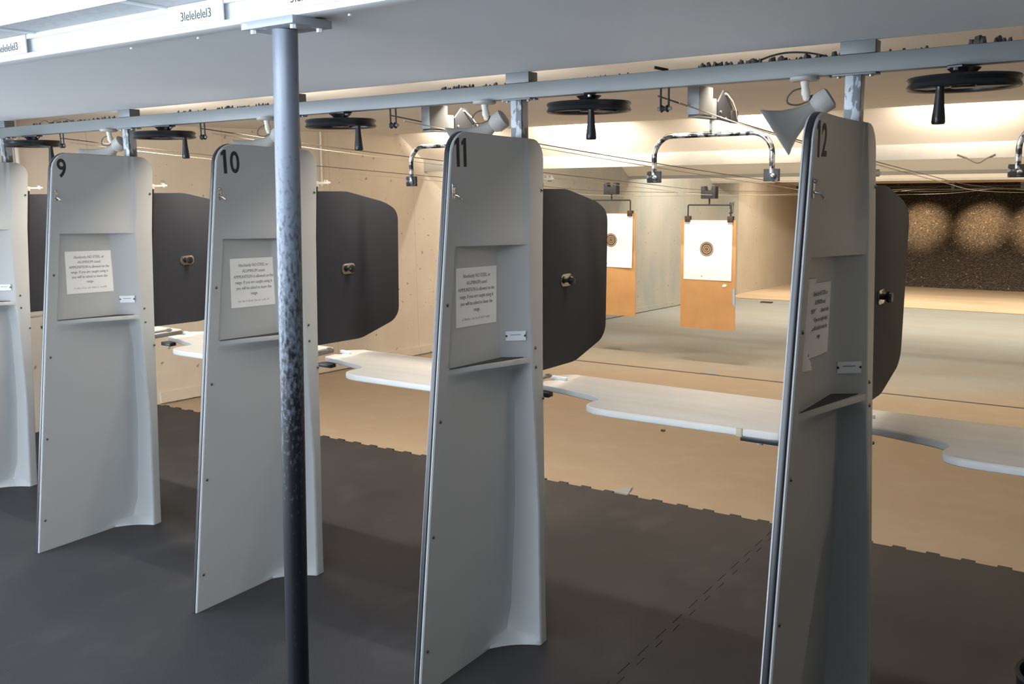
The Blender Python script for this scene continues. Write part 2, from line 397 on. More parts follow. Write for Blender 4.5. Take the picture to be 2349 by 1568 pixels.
# ceiling baffles
def baffle(y, ztip, rise, lip, label, mface, mlip, mbottom=None):
    t = thing('ceiling_baffle', label, 'baffle', (0,0,0), 0, 'ceiling baffles down the range')
    run = rise/.68; th = .05
    MB().prism([(y-run, ztip+rise),(y,ztip),(y+.05,ztip+.02),(y-run+.08, ztip+rise+.04)], XW, 7.8, 'x').build('baffle_face', mface, t, smooth=0)
    MB().box(XW, 7.8, y-.002, y+.045, ztip-lip, ztip+.012).build('lip_board', mlip, t, smooth=0)
    if mbottom: MB().box(XW, 7.8, y-.004, y+.05, ztip-lip-.05, ztip-lip).build('bottom_batten', mbottom, t, smooth=0)
    return t
baffle(4.98, 1.90, .46, .115, 'nearest sloped ceiling baffle, its boards glowing above the two hanging targets', M['baffle'], M['lip'])
baffle(9.61, 1.70, .80, .045, 'second ceiling baffle, meeting the side wall behind the lane nine target', M['baffle'], M['lip'])
baffle(12.7, 1.585, .90, .03, 'third ceiling baffle, meeting the side wall left of the 50 foot mark', M['baffle'], M['lip'])
baffle(16.0, 1.60, .95, .07, 'farthest ceiling baffle with a bare lumber edge just before the dark backstop', M['lip'], M['lip'], M['lumber'])

# backstop
t = thing('backstop', 'dark brown granulated rubber bullet backstop across the far end of the range', 'backstop')
mb = MB(); n = 60; rows = []
prof = [(lerp(17.95,19.5,i/14), lerp(-.672,1.6,i/14)) for i in range(15)]
for y, z in prof:
    rows.append([(lerp(XW-.01, 7.79, i/n), y+.02*math.sin(i*.5)+random.uniform(-.008,.008), z+(random.uniform(-.008,.008) if z > -.6 else 0)) for i in range(n+1)])
mb.loft(rows, caps=False, closed=False)
mb.build('rubber_berm', M['granules'], t)
mb = MB(); mb.box(XW, 7.8, 17.2, 17.3, 1.66, 2.6); mb.build('steel_header', M['blackgap'], t, smooth=0)
for z, y, m in ((1.40,17.35,'blackgap'),(1.335,17.6,'pipe'),(1.47,17.5,'blackgap')):
    MB().cyl((XW,y,z),(7.8,y,z+.02),.022,8).build('pipe_rail', M[m], t)
for x in (.9, 2.1, 3.3):
    MB().box(x-.03, x+.03, 17.33, 17.38, 1.32, 1.66).build('hanger_strap', M['pipe'], t, smooth=0)

# ------------------------------------------------------------------ rubber mats (puzzle edged)
def puzzle(a0, a1, base, amp=.012, per=.145):
    """zig of dovetail teeth along a coordinate a, returns [(a, b)]"""
    pts = []; a = a0; up = False
    while a < a1-1e-6:
        e = min(a+per/2, a1); v = base+(amp if up else -amp)
        pts += [(a+(.008 if up else -.008)*(1 if a > a0 else 0), v), (e-(.008 if up else -.008)*(1 if e < a1 else 0), v)]
        up = not up; a = e
    return pts
yF = 1.588
seam = [(v, a) for a, v in puzzle(-5.19, 1.58, 2.85, .014, .15)]
gap = .0014
front_l = puzzle(XW+.01, 2.85, yF); front_r = puzzle(2.85, 7.78, yF)
left_poly = [(XW+.01,-5.19)]+[(x-gap, y) for x, y in seam]+[(x,y) for x, y in reversed(front_l) if x < 2.83]
right_poly = [(x+gap, y) for x, y in seam]+[(x,y) for x, y in front_r if x > 2.87]+[(7.78,-5.19)]
tag(MB().prism(left_poly, -.012, 0).build('rubber_mat', M['rubber'], smooth=0), 'dark rubber floor mat left of the jagged puzzle seam, under divider 11', 'floor mat', 'rubber floor mats')
tag(MB().prism(right_poly, -.012, 0).build('rubber_mat', M['rubber'], smooth=0), 'dark grey rubber floor mat right of the jagged puzzle seam, under divider 12', 'floor mat', 'rubber floor mats')

# ------------------------------------------------------------------ DIVIDERS
XO = [(0,.172),(.15,.160),(.5,.140),(1.06,.104),(1.47,.083),(1.84,.055)]
YO = [(0,-.072),(.1,-.06),(.5,-.022),(.9,-.006),(1.06,0),(1.47,.021),(1.58,.046),(1.7,.056),(1.84,.062)]
YC = [(0,-.085),(.06,-.075),(.12,-.05),(.5,-.012),(.9,-.002),(1.03,-.01)]
def ring(z, w, kind):
    ye = -.59+.1424*z; yb = -.02+.1*z+(.75*max(0,.083-interp(XO, z)) if z > 1.47 else 0)
    if z > 1.765:
        d = (z-1.765)/.075; ye += .075*(1-math.sqrt(max(0,1-d*d)))
    if z > 1.77:
        d = (z-1.77)/.07; yb -= .07*(1-math.sqrt(max(0,1-d*d)))
    xo = interp(XO, z); yo = interp(YO, z); ym = ye+.055
    if kind == 'pocket': xf, yc = .020, -.066
    elif kind == 'top': xf, yc = .031, interp([(1.46,-.03),(1.58,.020),(1.7,.034),(1.84,.046)], z)
    else: xf, yc = .031, interp(YC, z)
    yo = min(yo, yb-.02)
    # L path
    face = [(lerp(ym, yc, t), xf) for t in (0,.3,.6,.76,.9)]
    if kind == 'top':
        ls = lambda t: .031+.021*max(0,(t-.35)/.65)**1.3
        face = [(lerp(ym, yc, t), ls(t)) for t in (0,.3,.6,.76,.9)]; xf = ls(1)
    kx = .012
    corner = [(yc-kx, xf), (yc-kx*.3, xf+kx*.3), (lerp(yc,yo,.18), lerp(xf,xo,.18)+.002)]
    wallp = [(lerp(yc,yo,t), lerp(xf,xo,t)) for t in (.4,.65,.88,1)]
    L = face+corner+wallp; N = len(L)
    ts = [i/(N-1) for i in range(N)]
    ln = [0]
    for a, b in zip(L, L[1:]): ln.append(ln[-1]+math.hypot(a[0]-b[0], a[1]-b[1]))
    D = []
    for i in range(N):
        if kind == 'foot':
            if i <= 3: D.append(L[i]); continue
            t = (ln[i]-ln[3])/(ln[-1]-ln[3]); bow = .05*t*(1-t)
            D.append((lerp(L[3][0],yo,t)+bow, lerp(.031,xo,t)-bow*.6)); continue
        t = ln[i]/ln[-1]; bow = .05*t*t*(1-t)*(kind == 'top'); D.append((lerp(ym,yo,t)+bow, lerp(.031,xo,t)-bow*.9))
    mid = [(lerp(l[0],d[0],w), lerp(l[1],d[1],w)) for l, d in zip(L,D)]
    pts = [(ye,.022),(ye,.0275),(ye+.004,.031),(ym-.005,.031)]+mid
    pts += [(yo+.004, xo+.003),(yo+.012, xo+.0035),(yb-.006, xo),(yb, xo-.007),(yb,.016),(ye+.06,.016),(ye+.06,.022)]
    return [(x, y, warp(y,z)+.0008) for y, x in pts]
ROWS = [(0,.97,'foot'),(.006,.85,'foot'),(.014,.6,'foot'),(.022,.35,'foot'),(.030,.12,'foot'),(.036,0,'foot'),(.07,0,'low'),(.12,0,'low'),(.3,0,'low'),(.5,0,'low'),(.7,0,'low'),(.9,0,'low'),
        (1.0,0,'low'),(1.012,.12,'low'),(1.024,.4,'low'),(1.036,.75,'low'),(1.044,1,'low'),(1.046,1,'low'),(1.061,1,'low'),(1.062,.985,'low'),
        (1.0621,0,'pocket'),(1.1,0,'pocket'),(1.25,0,'pocket'),(1.44,0,'pocket'),(1.4660,0,'pocket'),(1.4661,1,'top'),(1.472,1,'top'),(1.485,.92,'top'),(1.5,.78,'top'),
        (1.52,.58,'top'),(1.545,.36,'top'),(1.575,.18,'top'),(1.61,.08,'top'),(1.66,.02,'top'),(1.72,0,'top'),(1.77,0,'top'),(1.79,0,'top'),(1.81,0,'top'),(1.825,0,'top'),(1.835,0,'top'),(1.8395,0,'top')]
def shell(mirror):
    rs = [ring(*r) for r in ROWS]
    if mirror: rs = [[(.03-x, y, z) for x, y, z in r] for r in rs]
    return MB().loft(rs)
def xs_outer(z): return interp(XO, z)+.003
def screw(parent, x, y, z, axis='x', r=.0058, m='screwm'):
    MB().lathe([(r,0),(r,.0012),(r*.75,.003),(r*.25,.0042)], (0,0,0), 10).xf(Matrix.Translation((x,y,z)) @ (Matrix.Rotation(PI/2,4,'Y') if axis == 'x' else Matrix.Rotation(PI/2,4,'X'))).build('screw', M[m], parent)
root = thing('lane_divider', 'x', 'lane divider', (0,0,0), 0, 'lane dividers')
shell(False).build('side_panel', M['shell'], root, smooth=40)
shell(True).build('side_panel', M['shell'], root, smooth=40)
# black bumper trim round near edge and top
path = []
for z in [0,.3,.6,.9,1.2,1.5,1.7,1.765]: path.append((-.59+.1424*z, z))
for i in range(1,8):
    a = i/8*PI/2; path.append((-.59+.1424*(1.765+.075*math.sin(a))+.075*(1-math.cos(a)), 1.765+.075*math.sin(a)))
path += [(-.16,1.8395),(0,1.8395),(.06,1.8395)]
rings = []
for i, (y, z) in enumerate(path):
    a = path[max(i-1,0)]; b = path[min(i+1,len(path)-1)]
    ty, tz = b[0]-a[0], b[1]-a[1]; l = math.hypot(ty,tz); ny, nz = -tz/l, ty/l
    pr = [(.0210,-.012),(.0210,.0004),(.0230,.0008),(.0222,.0022),(.0185,.0032),(.0085,.0032),(.0052,.0022),(.0044,.0008),(.0090,.0004),(.0090,-.012)]
    rings.append([(x, y+ny*o, max(.0008, warp(y+ny*o, z+nz*o))) for x, o in pr])
MB().loft(rings).build('edge_trim', M['trim'], root, smooth=50)
# liner on the little shelf
zz = 1.0627
tri = [(-.385,.0345),(-.075,.026),(-.022,.088)]
MB().add([(x,y,warp(y,zz)+h) for h in (0,.003) for y,x in tri],[(0,1,2),(3,5,4),(0,3,4,1),(1,4,5,2),(2,5,3,0)]).build('shelf_liner', M['matdark'], root, smooth=0)
for y, z in ((-.380,1.293),(-.436,.913),(-.492,.532),(-.543,.148)): screw(root, .031, y, z)
screw(root, xs_outer(1.66)-.0005, .138, 1.655); screw(root, xs_outer(1.09)+.0005, .028, 1.093); screw(root, xs_outer(1.02)+.0005, .024, 1.024); screw(root, xs_outer(.9)+.0005, .058, .903)
# maker plate on the slanted wall of the pocket
npl = MB(); hw, hh, e = .036, .017, .008
pl = [(-hw,-hh),(hw,-hh),(hw,-.006),(hw-e,0),(hw,.006),(hw,hh),(-hw,hh),(-hw,.006),(-hw+e,0),(-hw,-.006)]
npl.prism(pl, 0, .002)
d = Vector((.084,.066,0)).normalized(); nrm = Vector((d.y,-d.x,0))
NM = Matrix.Translation((.062+nrm.x*.001,-.033+nrm.y*.001,1.1435)) @ Matrix(((d.x,0,nrm.x,0),(d.y,0,nrm.y,0),(0,1,0,0),(0,0,0,1)))
plate = npl.xf(NM).build('maker_plate', M['white'], root, smooth=0)
mb = MB()
xx = -.019
while xx < .018:
    l = random.choice((.0022,.003,.0026)); mb.box(xx, xx+l, .002, .0055, .002, .0024); xx += l+.001
mb.xf(NM).build('small_print', M['greyink'], plate, smooth=0)
for sx in (-hw+.003, hw-.003): MB().lathe([(.0035,0),(.0035,.002),(.001,.003)], (sx,0,0), 8).xf(NM).build('plate_screw', M['black'], plate)
# hook with its two screws
hk = MB().box(.031,.034,-.340,-.326,1.635,1.684)
hk.tube([(.034,-.333,1.65),(.05,-.331,1.646),(.056,-.326,1.637),(.054,-.318,1.633)], .0038, 8)
hk = hk.build('coat_hook', M['chrome'], root, bevel=.001)
MB().ball((.035,-.333,1.678), .006).build('hook_screw', M['steel'], hk)
# swinging side shield
SH = bpy.data.objects.new('side_shield', None); C.objects.link(SH); SH.parent = root; SH.location = (.05,.178,0)
sh_pts = [(-.020,1.659),(.17,1.657),(.43,1.603),(.515,1.56),(.495,1.075),(.455,1.035),(.225,.978),(-.095,.984)]
sh_pts = [(y, z) for y, z in sh_pts]
rp = rounded(sh_pts, [.004,.03,.05,.055,.06,.05,.03,.004], 6)
sp = MB().prism([(y, z-.012*y) for y, z in rp], -.0065, .0065, 'x')
SP = sp.build('shield_plate', M['shield'], SH, bevel=.002)
MB().cyl((0,-.088,.966),(0,-.012,1.682),.010,14).build('hinge_rod', M['black'], SH)
mb = MB().box(-.012,.012,-.03,.055,1.688,1.698); mb.cyl((0,.052,1.684),(0,.052,1.706),.0095,12); mb.cyl((0,-.011,1.678),(0,-.011,1.702),.012,12); mb.cyl((0,.075,1.693),(0,.05,1.693),.006,10)
mb.build('hinge_bracket', M['cream'], SH, bevel=.0015)
mb = MB().box(-.014,.014,-.10,.03,.950,.958); mb.cyl((0,.02,.946),(0,.02,.962),.011,12); mb.cyl((0,-.088,.945),(0,-.088,.967),.013,12)
mb.build('hinge_bracket', M['carr'], SH, bevel=.0015)
lk = MB().prism(rounded([(.115,1.283),(.2,1.283),(.2,1.331),(.115,1.331)], .022, 6), .0065, .010, 'x').build('lock_plate', M['chrome'], SH, bevel=.001)
MB().cyl((.010,.157,1.307),(.022,.157,1.307),.010).lathe([(.008,.022),(.017,.026),(.0185,.034),(.015,.041),(.004,.043)], (0,.157,1.307), 18, 'x').build('lock_knob', M['black'], SH)

LBL = {8:'grey lane divider cut off by the left edge of the photo',
       9:'grey lane divider numbered 9, leftmost one fully in view',
       10:'grey lane divider numbered 10, standing half behind the round pole',
       11:'grey lane divider numbered 11, between the pole and divider 12',
       12:'grey lane divider numbered 12, nearest and in shade at the right'}
div = {9: root}
for k in (8,10,11,12): div[k] = copy_tree(root); div[k].location = (PX(k),0,0)
for k, r in div.items(): r['label'] = LBL[k]
for k, a in ((8,0),(9,0),(10,-.0),(11,.03),(12,.0)):
    for ch in div[k].children:
        if ch.name.startswith('side_shield'): ch.rotation_euler = (0,0,a)
for k, yc in ((9,-.290),(10,-.268),(11,-.290),(12,-.272)):
    s = str(k); mb = MB(); mx = Matrix.Translation((.0312, yc, warp(yc,1.7255))) @ RIGHTM
    if s[0] == '1':                       # stencil-like 1 with a small flag
        for ux in ((-.036,) if s != '11' else (-.020, .017)):
            mb.prism([(ux,0),(ux+.0155,0),(ux+.0155,.0925),(ux+.004,.0925),(ux-.010,.080),(ux-.010,.068),(ux,.074)], 0, .0005)
    if s != '11':
        tm = text_mesh('t', s[-1], .118, M['decal'], None, Matrix.Translation((.020 if s[0] == '1' else 0, .004, 0)), 'CENTER', .82, .0022)
        for p in tm.data.polygons: mb.add([tuple(tm.data.vertices[i].co) for i in p.vertices], [tuple(range(len(p.vertices)))])
        bpy.data.objects.remove(tm)
    mb.xf(mx).build('lane_number', M['decal'], div[k], smooth=0)

# paper notices (stand-alone sheets taped in each pocket)
LINES = ['Absolutely NO STEEL or','ALUMINUM cased','AMMUNITION is allowed on the','range. If you are caught using it','you will be asked to leave the','range.']
def notice(k, y0, y1, zt, zb, dz, tilt, label, torn=False):
    t = thing('paper_notice', label, 'notice', (PX(k)+.0205, (y0+y1)/2, (zt+zb)/2), 0, 'ammunition notices')
    t.rotation_euler = (tilt,0,0)
    w, h = (y1-y0)/2, (zt-zb)/2
    if torn:
        mb = MB(); n = 10; rows = []
        for i in range(n+1):
            z = lerp(-h,h,i/n); yl = -w+.03+.018*math.sin(i*1.9)+.01*math.sin(i*4.1)
            rows.append([(.0008,yl,z),(.0035+.002*math.sin(i*1.3),lerp(yl,w,.3),z),(.0028,lerp(yl,w,.65),z),(.001,w,z)])
        rows2 = [[(x+.0006,y,z) for x,y,z in r] for r in rows]
        for rr in (rows, rows2): mb.loft(rr, caps=False, closed=False)
        s = mb.build('sheet', M['paper'], t)
        mb = MB(); rows = []
        for i in range(n+3):
            z = lerp(-h-.03,h+.015,i/(n+2)); yr = -w+.012+.012*math.sin(i*2.3)+.008*math.cos(i*1.1)
            rows.append([(.0006,-w-.016,z),(.005+.004*math.sin(i*1.7),-w-.004,z),(.009+.004*math.cos(i*2.1),yr+.01,z),(.0015,yr+.018,z)])
        mb.loft(rows, caps=False, closed=False); mb.build('peeling_tape', M['tpaper'], t)
    else:
        s = MB().box(0,.0008,-w,w,-h,h).build('sheet', M['paper'], t, smooth=0)
    top = h*.66; step = h*.245
    body = '\n'.join(LINES)
    text_mesh('printed_text', body, .0182, M['greyink'], s, Matrix.Translation((.0012 if not torn else .0046, .0, top)) @ RIGHTM, 'CENTER', .84 if not torn else .68, .0, .0002, step/.0182*.95)
    mb = MB(); y = -w*.70
    while y < w*.68:
        l = random.choice((.0016,.0024,.003)); mb.box(.0008,.0013, y, y+l, -h*.79, -h*.79+random.choice((.006,.0085,.0085))); y += l+random.choice((.0016,.002,.0022,.006))
    if not torn: mb.build('faded_print', M['redink'], s, smooth=0)
notice(9, -.315,-.073, 1.392,1.191, 0, -.04, 'paper ammunition notice taped below the number 9')
notice(10, -.302,-.062, 1.395,1.195, 0, -.04, 'paper ammunition notice below the number 10, beside the pole')
notice(11, -.322,-.089, 1.403,1.204, 0, -.04, 'paper ammunition notice below the number 11, left of a maker plate')
notice(12, -.318,-.112, 1.405,1.205, 0, -.05, 'torn paper notice with peeling tape below the number 12', True)

# ------------------------------------------------------------------ overhead steel
t = thing('overhead_beam', 'long grey square steel beam running above all the lane dividers', 'beam')
MB().box(XW,7.8,.066,.114,1.976,2.029).build('box_tube', M['beam'], t, bevel=.004)
for x in (-1.158,0,1.163,2.3265,3.49):
    for dx in (-.06,.075): MB().lathe([(.006,-.004),(.006,0),(.003,.002)], (x+dx,.09,1.974), 8).build('bolt', M['steel'], t)
t0 = thing('support_post', 'x', 'post', (0,0,0), 0, 'posts on top of the dividers')
mb = MB().box(-.010,.035,.066,.111,1.8385,1.971); P0 = mb.build('square_tube', M['post'], t0, bevel=.002)
MB().box(-.045,.075,.060,.118,1.971,1.976).build('cap_plate', M['postgrey'], t0, bevel=.001)
MB().box(-.026,.072,.060,.118,2.029,2.065).build('upper_stub', M['postgrey'], t0, bevel=.002)
for dx in (-.03,.06): MB().lathe([(.006,-.005),(.006,0)], (dx,.075,1.970), 8).build('bolt', M['steel'], t0)
for k in (8,9,10,11,12):
    o = t0 if k == 9 else copy_tree(t0); o.location = (PX(k),0,0)
    o['label'] = {8:'short square post above the divider at the left edge of the photo',9:'short square steel post rising from divider 9 to the beam',10:'short square steel post on divider 10, right behind the round pole',
                  11:'short post with flaking white paint on divider 11',12:'short post with flaking white paint on divider 12'}[k]

# white rail along the soffit edge
t = thing('soffit_rail', 'white painted steel rail with slotted plates along the front of the grey soffit', 'rail')
mb = MB().box(XW,7.8,-1.235,-1.215,2.075,2.128); mb.build('web', M['white'], t, smooth=0)
MB().box(XW,7.8,-1.258,-1.205,2.0605,2.075).build('lower_flange', M['white'], t, bevel=.002)
MB().box(XW,7.8,-1.248,-1.235,2.115,2.128).build('upper_flange', M['white'], t, bevel=.002)
for x in (-.21,.65,1.545,2.405,2.79,3.65):
    p = MB().box(x-.205,x,-1.252,-1.2481,2.0765,2.127).build('slotted_plate', M['white'], t, bevel=.001)
    text_mesh('stamped_marks', '3lelelelel3', .030, M['ink'], p, Matrix.Translation((x-.1,-1.2523,2.089)) @ Matrix.Rotation(PI/2,4,'X'), 'CENTER', .98, 0)
for x in (1.95,2.23,2.75): MB().lathe([(.004,-.004),(.004,0),(.001,.001)], (x,-1.19,2.0605), 8).build('rivet', M['white'], t)

# round pole, leaning slightly
t = thing('support_pole', 'dark round steel pole with worn blue paint between dividers 10 and 11', 'pole')
dirv = Vector((.0555,0,1)); base = Vector((2.451,-1.21,0))
pt = lambda z: base+dirv*z
MB().tube([pt(.012), pt(.5), pt(1.1), pt(1.6), pt(2.043)], .0292, 28).build('shaft', M['pole'], t)
MB().box(2.485,2.655,-1.27,-1.15,2.043,2.0605).build('top_plate', M['plateblue'], t, bevel=.0015)
MB().box(2.36,2.54,-1.30,-1.12,0,.012).build('base_plate', M['pole'], t, bevel=.002)
for x, y in ((2.505,-1.25),(2.635,-1.17),(2.505,-1.17),(2.635,-1.25)): MB().lathe([(.0075,-.008),(.0075,0)], (x,y,2.043), 6).build('bolt', M['white'], t)

# hand wheels
t0 = thing('hand_wheel', 'x', 'hand wheel', (0,0,0), 0, 'target carrier hand wheels')
mb = MB().box(-.055,.055,-.02,.02,1.969,1.976); mb.lathe([(.027,1.93),(.027,1.950),(.031,1.958),(.044,1.969)], (0,0,0), 18); mb.build('mount_bracket', M['black'], t0, bevel=.001)
for dx in (-.045,.045): MB().lathe([(.007,1.962),(.007,1.969)], (dx,0,0), 6).build('bolt', M['steel'], t0)
rim = [(-.012,-.014),(-.002,-.017),(.002,-.012),(-.004,-.001),(.002,.009),(-.002,.015),(-.012,.012),(-.016,0)]
MB().torus(.1425, rim, (0,0,1.932), 56).build('rim', M['black'], t0, smooth=50)
MB().lathe([(.03,1.918),(.034,1.924),(.034,1.938),(.028,1.945)], (0,0,0), 24).build('hub', M['black'], t0)
for q in range(3):
    a = q*2*PI/3+.5
    MB().add([(r*math.cos(a+s), r*math.sin(a+s), z) for z in (1.922,1.934) for r, s in ((.025,-.6),(.025,.6),(.134,.34),(.134,-.34))],[(3,2,1,0),(4,5,6,7),(0,1,5,4),(1,2,6,5),(2,3,7,6),(3,0,4,7)]).build('spoke', M['black'], t0, bevel=.003)
mb = MB().lathe([(.011,1.924),(.010,1.912),(.0105,1.905),(.012,1.880),(.0165,1.838),(.0175,1.824),(.015,1.819),(.004,1.818)], (.127,0,0), 18)
h = mb.build('crank_handle', M['black'], t0)
WL = {8:('hand wheel seen edge on at the far left, just left of divider 9',13),9:('black hand wheel hanging above lane 9, between divider 9 and divider 10',8),
      10:('black hand wheel above lane 10, just right of the round pole',-14),11:('black hand wheel above lane 11, centred between dividers 11 and 12',-57),12:('black hand wheel at the upper right edge of the photo',-106)}
for k in (8,9,10,11,12):
    o = t0 if k == 9 else copy_tree(t0); o.location = (PX(k)+.299,.085,0); o.rotation_euler = (0,0,math.radians(WL[k][1])); o['label'] = WL[k][0]
# guide pulleys
t0 = thing('guide_pulley', 'x', 'pulley', (0,0,0), 0, 'guide pulleys under the beam')
for dx in (-.014,.014): MB().cyl((dx,0,1.912),(dx,0,1.976),.0035,8).build('hanger_rod', M['carrd'], t0)
mb = MB().lathe([(.010,-.012),(.0125,-.011),(.007,-.002),(.007,.002),(.0125,.011),(.010,.012)], (0,0,1.912), 18, 'x'); mb.build('sheave', M['blackmatte'], t0)
MB().cyl((-.024,0,1.912),(.024,0,1.912),.006,8).build('axle', M['steel'], t0)
for k, lb in ((8,'small pulley hanging under the beam just left of divider 9'),(9,'small pulley under the beam in lane 9, left of the round pole'),(10,'small pulley under the beam in lane 10, left of divider 11'),(11,'small pulley under the beam in lane 11, right of the hand wheel')):
    o = t0 if k == 8 else copy_tree(t0); o.location = (PX(k)+.578,.09,0); o['label'] = lb
# horn speakers
def spline(pts):
    P = [Vector(p) for p in pts]; out = []
    for i in range(len(P)-1):
        p0, p1, p2, p3 = P[max(i-1,0)], P[i], P[i+1], P[min(i+2,len(P)-1)]
        for q in range(6):
            s = q/6; out.append(.5*((2*p1)+(p2-p0)*s+(2*p0-5*p1+4*p2-p3)*s*s+(3*p1-p0-3*p2+p3)*s**3))
    return out+[P[-1]]
t0 = thing('horn_speaker', 'x', 'speaker', (0,0,0), 0, 'horn speakers under the beam')
MB().lathe([(.036,1.964),(.042,1.968),(.042,1.976)], (0,0,0), 24).build('ceiling_plate', M['hornp'], t0)
mb = MB().tube([(0,0,1.964),(.002,0,1.945),(.004,.002,1.93),(.006,.004,1.915)],[.013,.011,.014,.009],12); mb.ball((.006,.004,1.917),.012); mb.build('swivel_mount', M['cream'], t0)
ax = Vector((-.80,-.26,-.54)).normalized(); v = Vector((0,0,1)); v = (v-ax*v.dot(ax)).normalized(); u = v.cross(ax)
ap = Vector((.030,.012,1.889))
def rect(c, w, h, r=.25):
    out = []
    for cx_, cz_, a0 in ((1,1,0),(-1,1,90),(-1,-1,180),(1,-1,270)):
        for q in range(4):
            a = math.radians(a0+q*30); rr = min(w,h)*r
            out.append(tuple(c+u*(cx_*(w-rr)+rr*math.cos(a))+v*(cz_*(h-rr)+rr*math.sin(a))))
    return out
rs = [rect(ap+ax*d, w, h, r) for d, w, h, r in ((0,.018,.018,.9),(.02,.022,.022,.8),(.05,.034,.030,.6),(.085,.056,.045,.4),(.115,.086,.063,.25),(.128,.104,.074,.18),(.134,.106,.076,.18))]
rs += [rect(ap+ax*d, w, h, r) for d, w, h, r in ((.134,.100,.070,.18),(.112,.08,.058,.25),(.08,.05,.04,.4),(.04,.026,.024,.6))]
MB().loft(rs).build('horn', M['hornp'], t0, smooth=50)
MB().tube([ap+ax*.006, ap-ax*.008, ap-ax*.012, ap-ax*.046, ap-ax*.052],[.024,.031,.034,.034,.026],22).build('driver', M['hornp'], t0, smooth=50)
mb = MB().tube([Vector((.006,.004,1.91)), ap+v*.036+ax*.008, ap+v*.028-ax*.02],.005,8); mb.ball(ap+v*.034+ax*.004,.009); mb.build('clamp', M['black'], t0)
MB().tube(spline([(-.008,-.004,1.944),(-.03,-.012,1.937),(-.045,-.016,1.918),(-.042,-.014,1.902),(-.018,-.004,1.897),(.012,.0,1.906)]),.0026,8).build('cable', M['wire'], t0)
for k, lb in ((9,'beige horn speaker under the beam above divider 9'),(10,'beige horn speaker above divider 10, mostly hidden behind the round pole'),(11,'beige horn speaker under the beam just left of the post on divider 11'),(12,'large looking beige horn speaker beside divider 12')):
    o = t0 if k == 9 else copy_tree(t0); o.location = (PX(k)-.127,.07,0); o['label'] = lb

# debris and loose wires on the beam
def debris(x0, x1, n, hi, label):
    mb = MB()
    for i in range(n):
        x = random.uniform(x0,x1); s = random.uniform(.3,1)*hi; y = random.uniform(.07,.1)
        pts = [(x+s*.6*math.cos(a)*random.uniform(.7,1.2), y+s*.4*math.sin(a), 2.029) for a in [j*2*PI/5 for j in range(5)]]
        top = [(lerp(x,p[0],.5)+random.uniform(-.2,.2)*s, lerp(y,p[1],.5), 2.029+s*random.uniform(.5,1)) for p in pts]
        mb.loft([pts, top])
    o = mb.build('debris', M['debris'], None, smooth=0); tag(o, label, 'debris', None, 'stuff')
debris(-.85,-.08,60,.014,'dark crumbs on top of the beam above divider 9'); debris(.42,1.15,60,.013,'dark crumbs on top of the beam left of the round pole')
debris(1.95,2.29,26,.016,'dark crumbs on top of the beam left of the post on divider 11'); debris(2.62,2.78,10,.008,'few dark crumbs on the beam above the lane 11 hand wheel')
debris(3.02,3.46,60,.017,'dark crumbs on top of the beam left of the post on divider 12'); debris(3.8,3.92,8,.026,'dark lumps on the beam at the right edge of the photo'); debris(3.55,3.72,7,.009,'few dark crumbs on the beam right of divider 12')
def wire(name, pts, r, m, label, cat='wire', group=None):
    P = [Vector(p) for p in pts]; out = []
    for i in range(len(P)-1):
        p0, p1, p2, p3 = P[max(i-1,0)], P[i], P[i+1], P[min(i+2,len(P)-1)]
        for q in range(6):
            s = q/6; out.append(.5*((2*p1)+(p2-p0)*s+(2*p0-5*p1+4*p2-p3)*s*s+(3*p1-p0-3*p2+p3)*s**3))
    out.append(P[-1])
    return tag(MB().tube(out, r, 6).build(name, m), label, cat, group)
wire('loose_wire', [(-.80,.09,2.031),(-.76,.09,2.046),(-.72,.09,2.047),(-.68,.09,2.034),(-.62,.09,2.045),(-.54,.09,2.048),(-.47,.09,2.032)], .0022, M['wire'], 'thin black wire looping over the beam at the far left')
wire('loose_wire', [(3.20,.09,2.031),(3.25,.09,2.046),(3.30,.09,2.052),(3.36,.09,2.047),(3.42,.09,2.032)], .003, M['blackmatte'], 'black wire looping over the beam near divider 12')
tag(MB().tube([(2.875,.075,2.042),(2.905,.11,2.034)],.005,8).build('beam_bolt', M['carrd']), 'dark bolt lying on the beam above the lane 11 pulley', 'bolt')

# ------------------------------------------------------------------ counters
t0 = thing('shooting_counter', 'x', 'counter', (0,0,0), 0, 'white shooting counters')
out = [(-.02,.232),(.10,.212),(.20,.182)]
def bez(p0,p1,p2,p3,n=8): return [tuple(Vector(p0)*(1-t)**3+Vector(p1)*3*t*(1-t)**2+Vector(p2)*3*t*t*(1-t)+Vector(p3)*t**3) for t in [i/n for i in range(n+1)]]
out += bez((.235,.172),(.30,.155),(.325,.125),(.312,.088))+bez((.310,.080),(.300,.02),(.33,-.008),(.42,-.012))
out += [(.7,-.012),(.99,-.008),(1.02,.0),(1.02,.42),(1.0,.43),(.5,.44),(.02,.452),(-.045,.40),(-.015,.335),(.02,.315),(-.02,.30)]
MB().prism(out, .884, .91).build('counter_top', M['counter'], t0, bevel=.009, seg=3)
MB().box(.89,1.067,.005,.04,.866,.884).build('support_bracket', M['black'], t0, bevel=.002)
MB().box(-.03,.05,.20,.235,.866,.884).build('support_bracket', M['black'], t0, bevel=.002)
for x in (.95,): MB().lathe([(.010,.858),(.010,.866)], (x,.022,0), 8).build('bolt', M['steel'], t0)
MB().prism(rounded([(-.02,.333),(.055,.318),(.06,.333),(-.015,.35)],.004,3), .91, .922).build('stop_block', M['white'], t0, bevel=.002)
CL = {8:'white counter at the far left, half hidden behind divider 9',9:'narrow sliver of white counter seen between dividers 9 and 10',10:'white counter with curved notch between the pole and divider 11',11:'white counter with curved notch between dividers 11 and 12, yellowed tape near its end',12:'white counter with curved notch right of divider 12, cut off by the photo edge'}
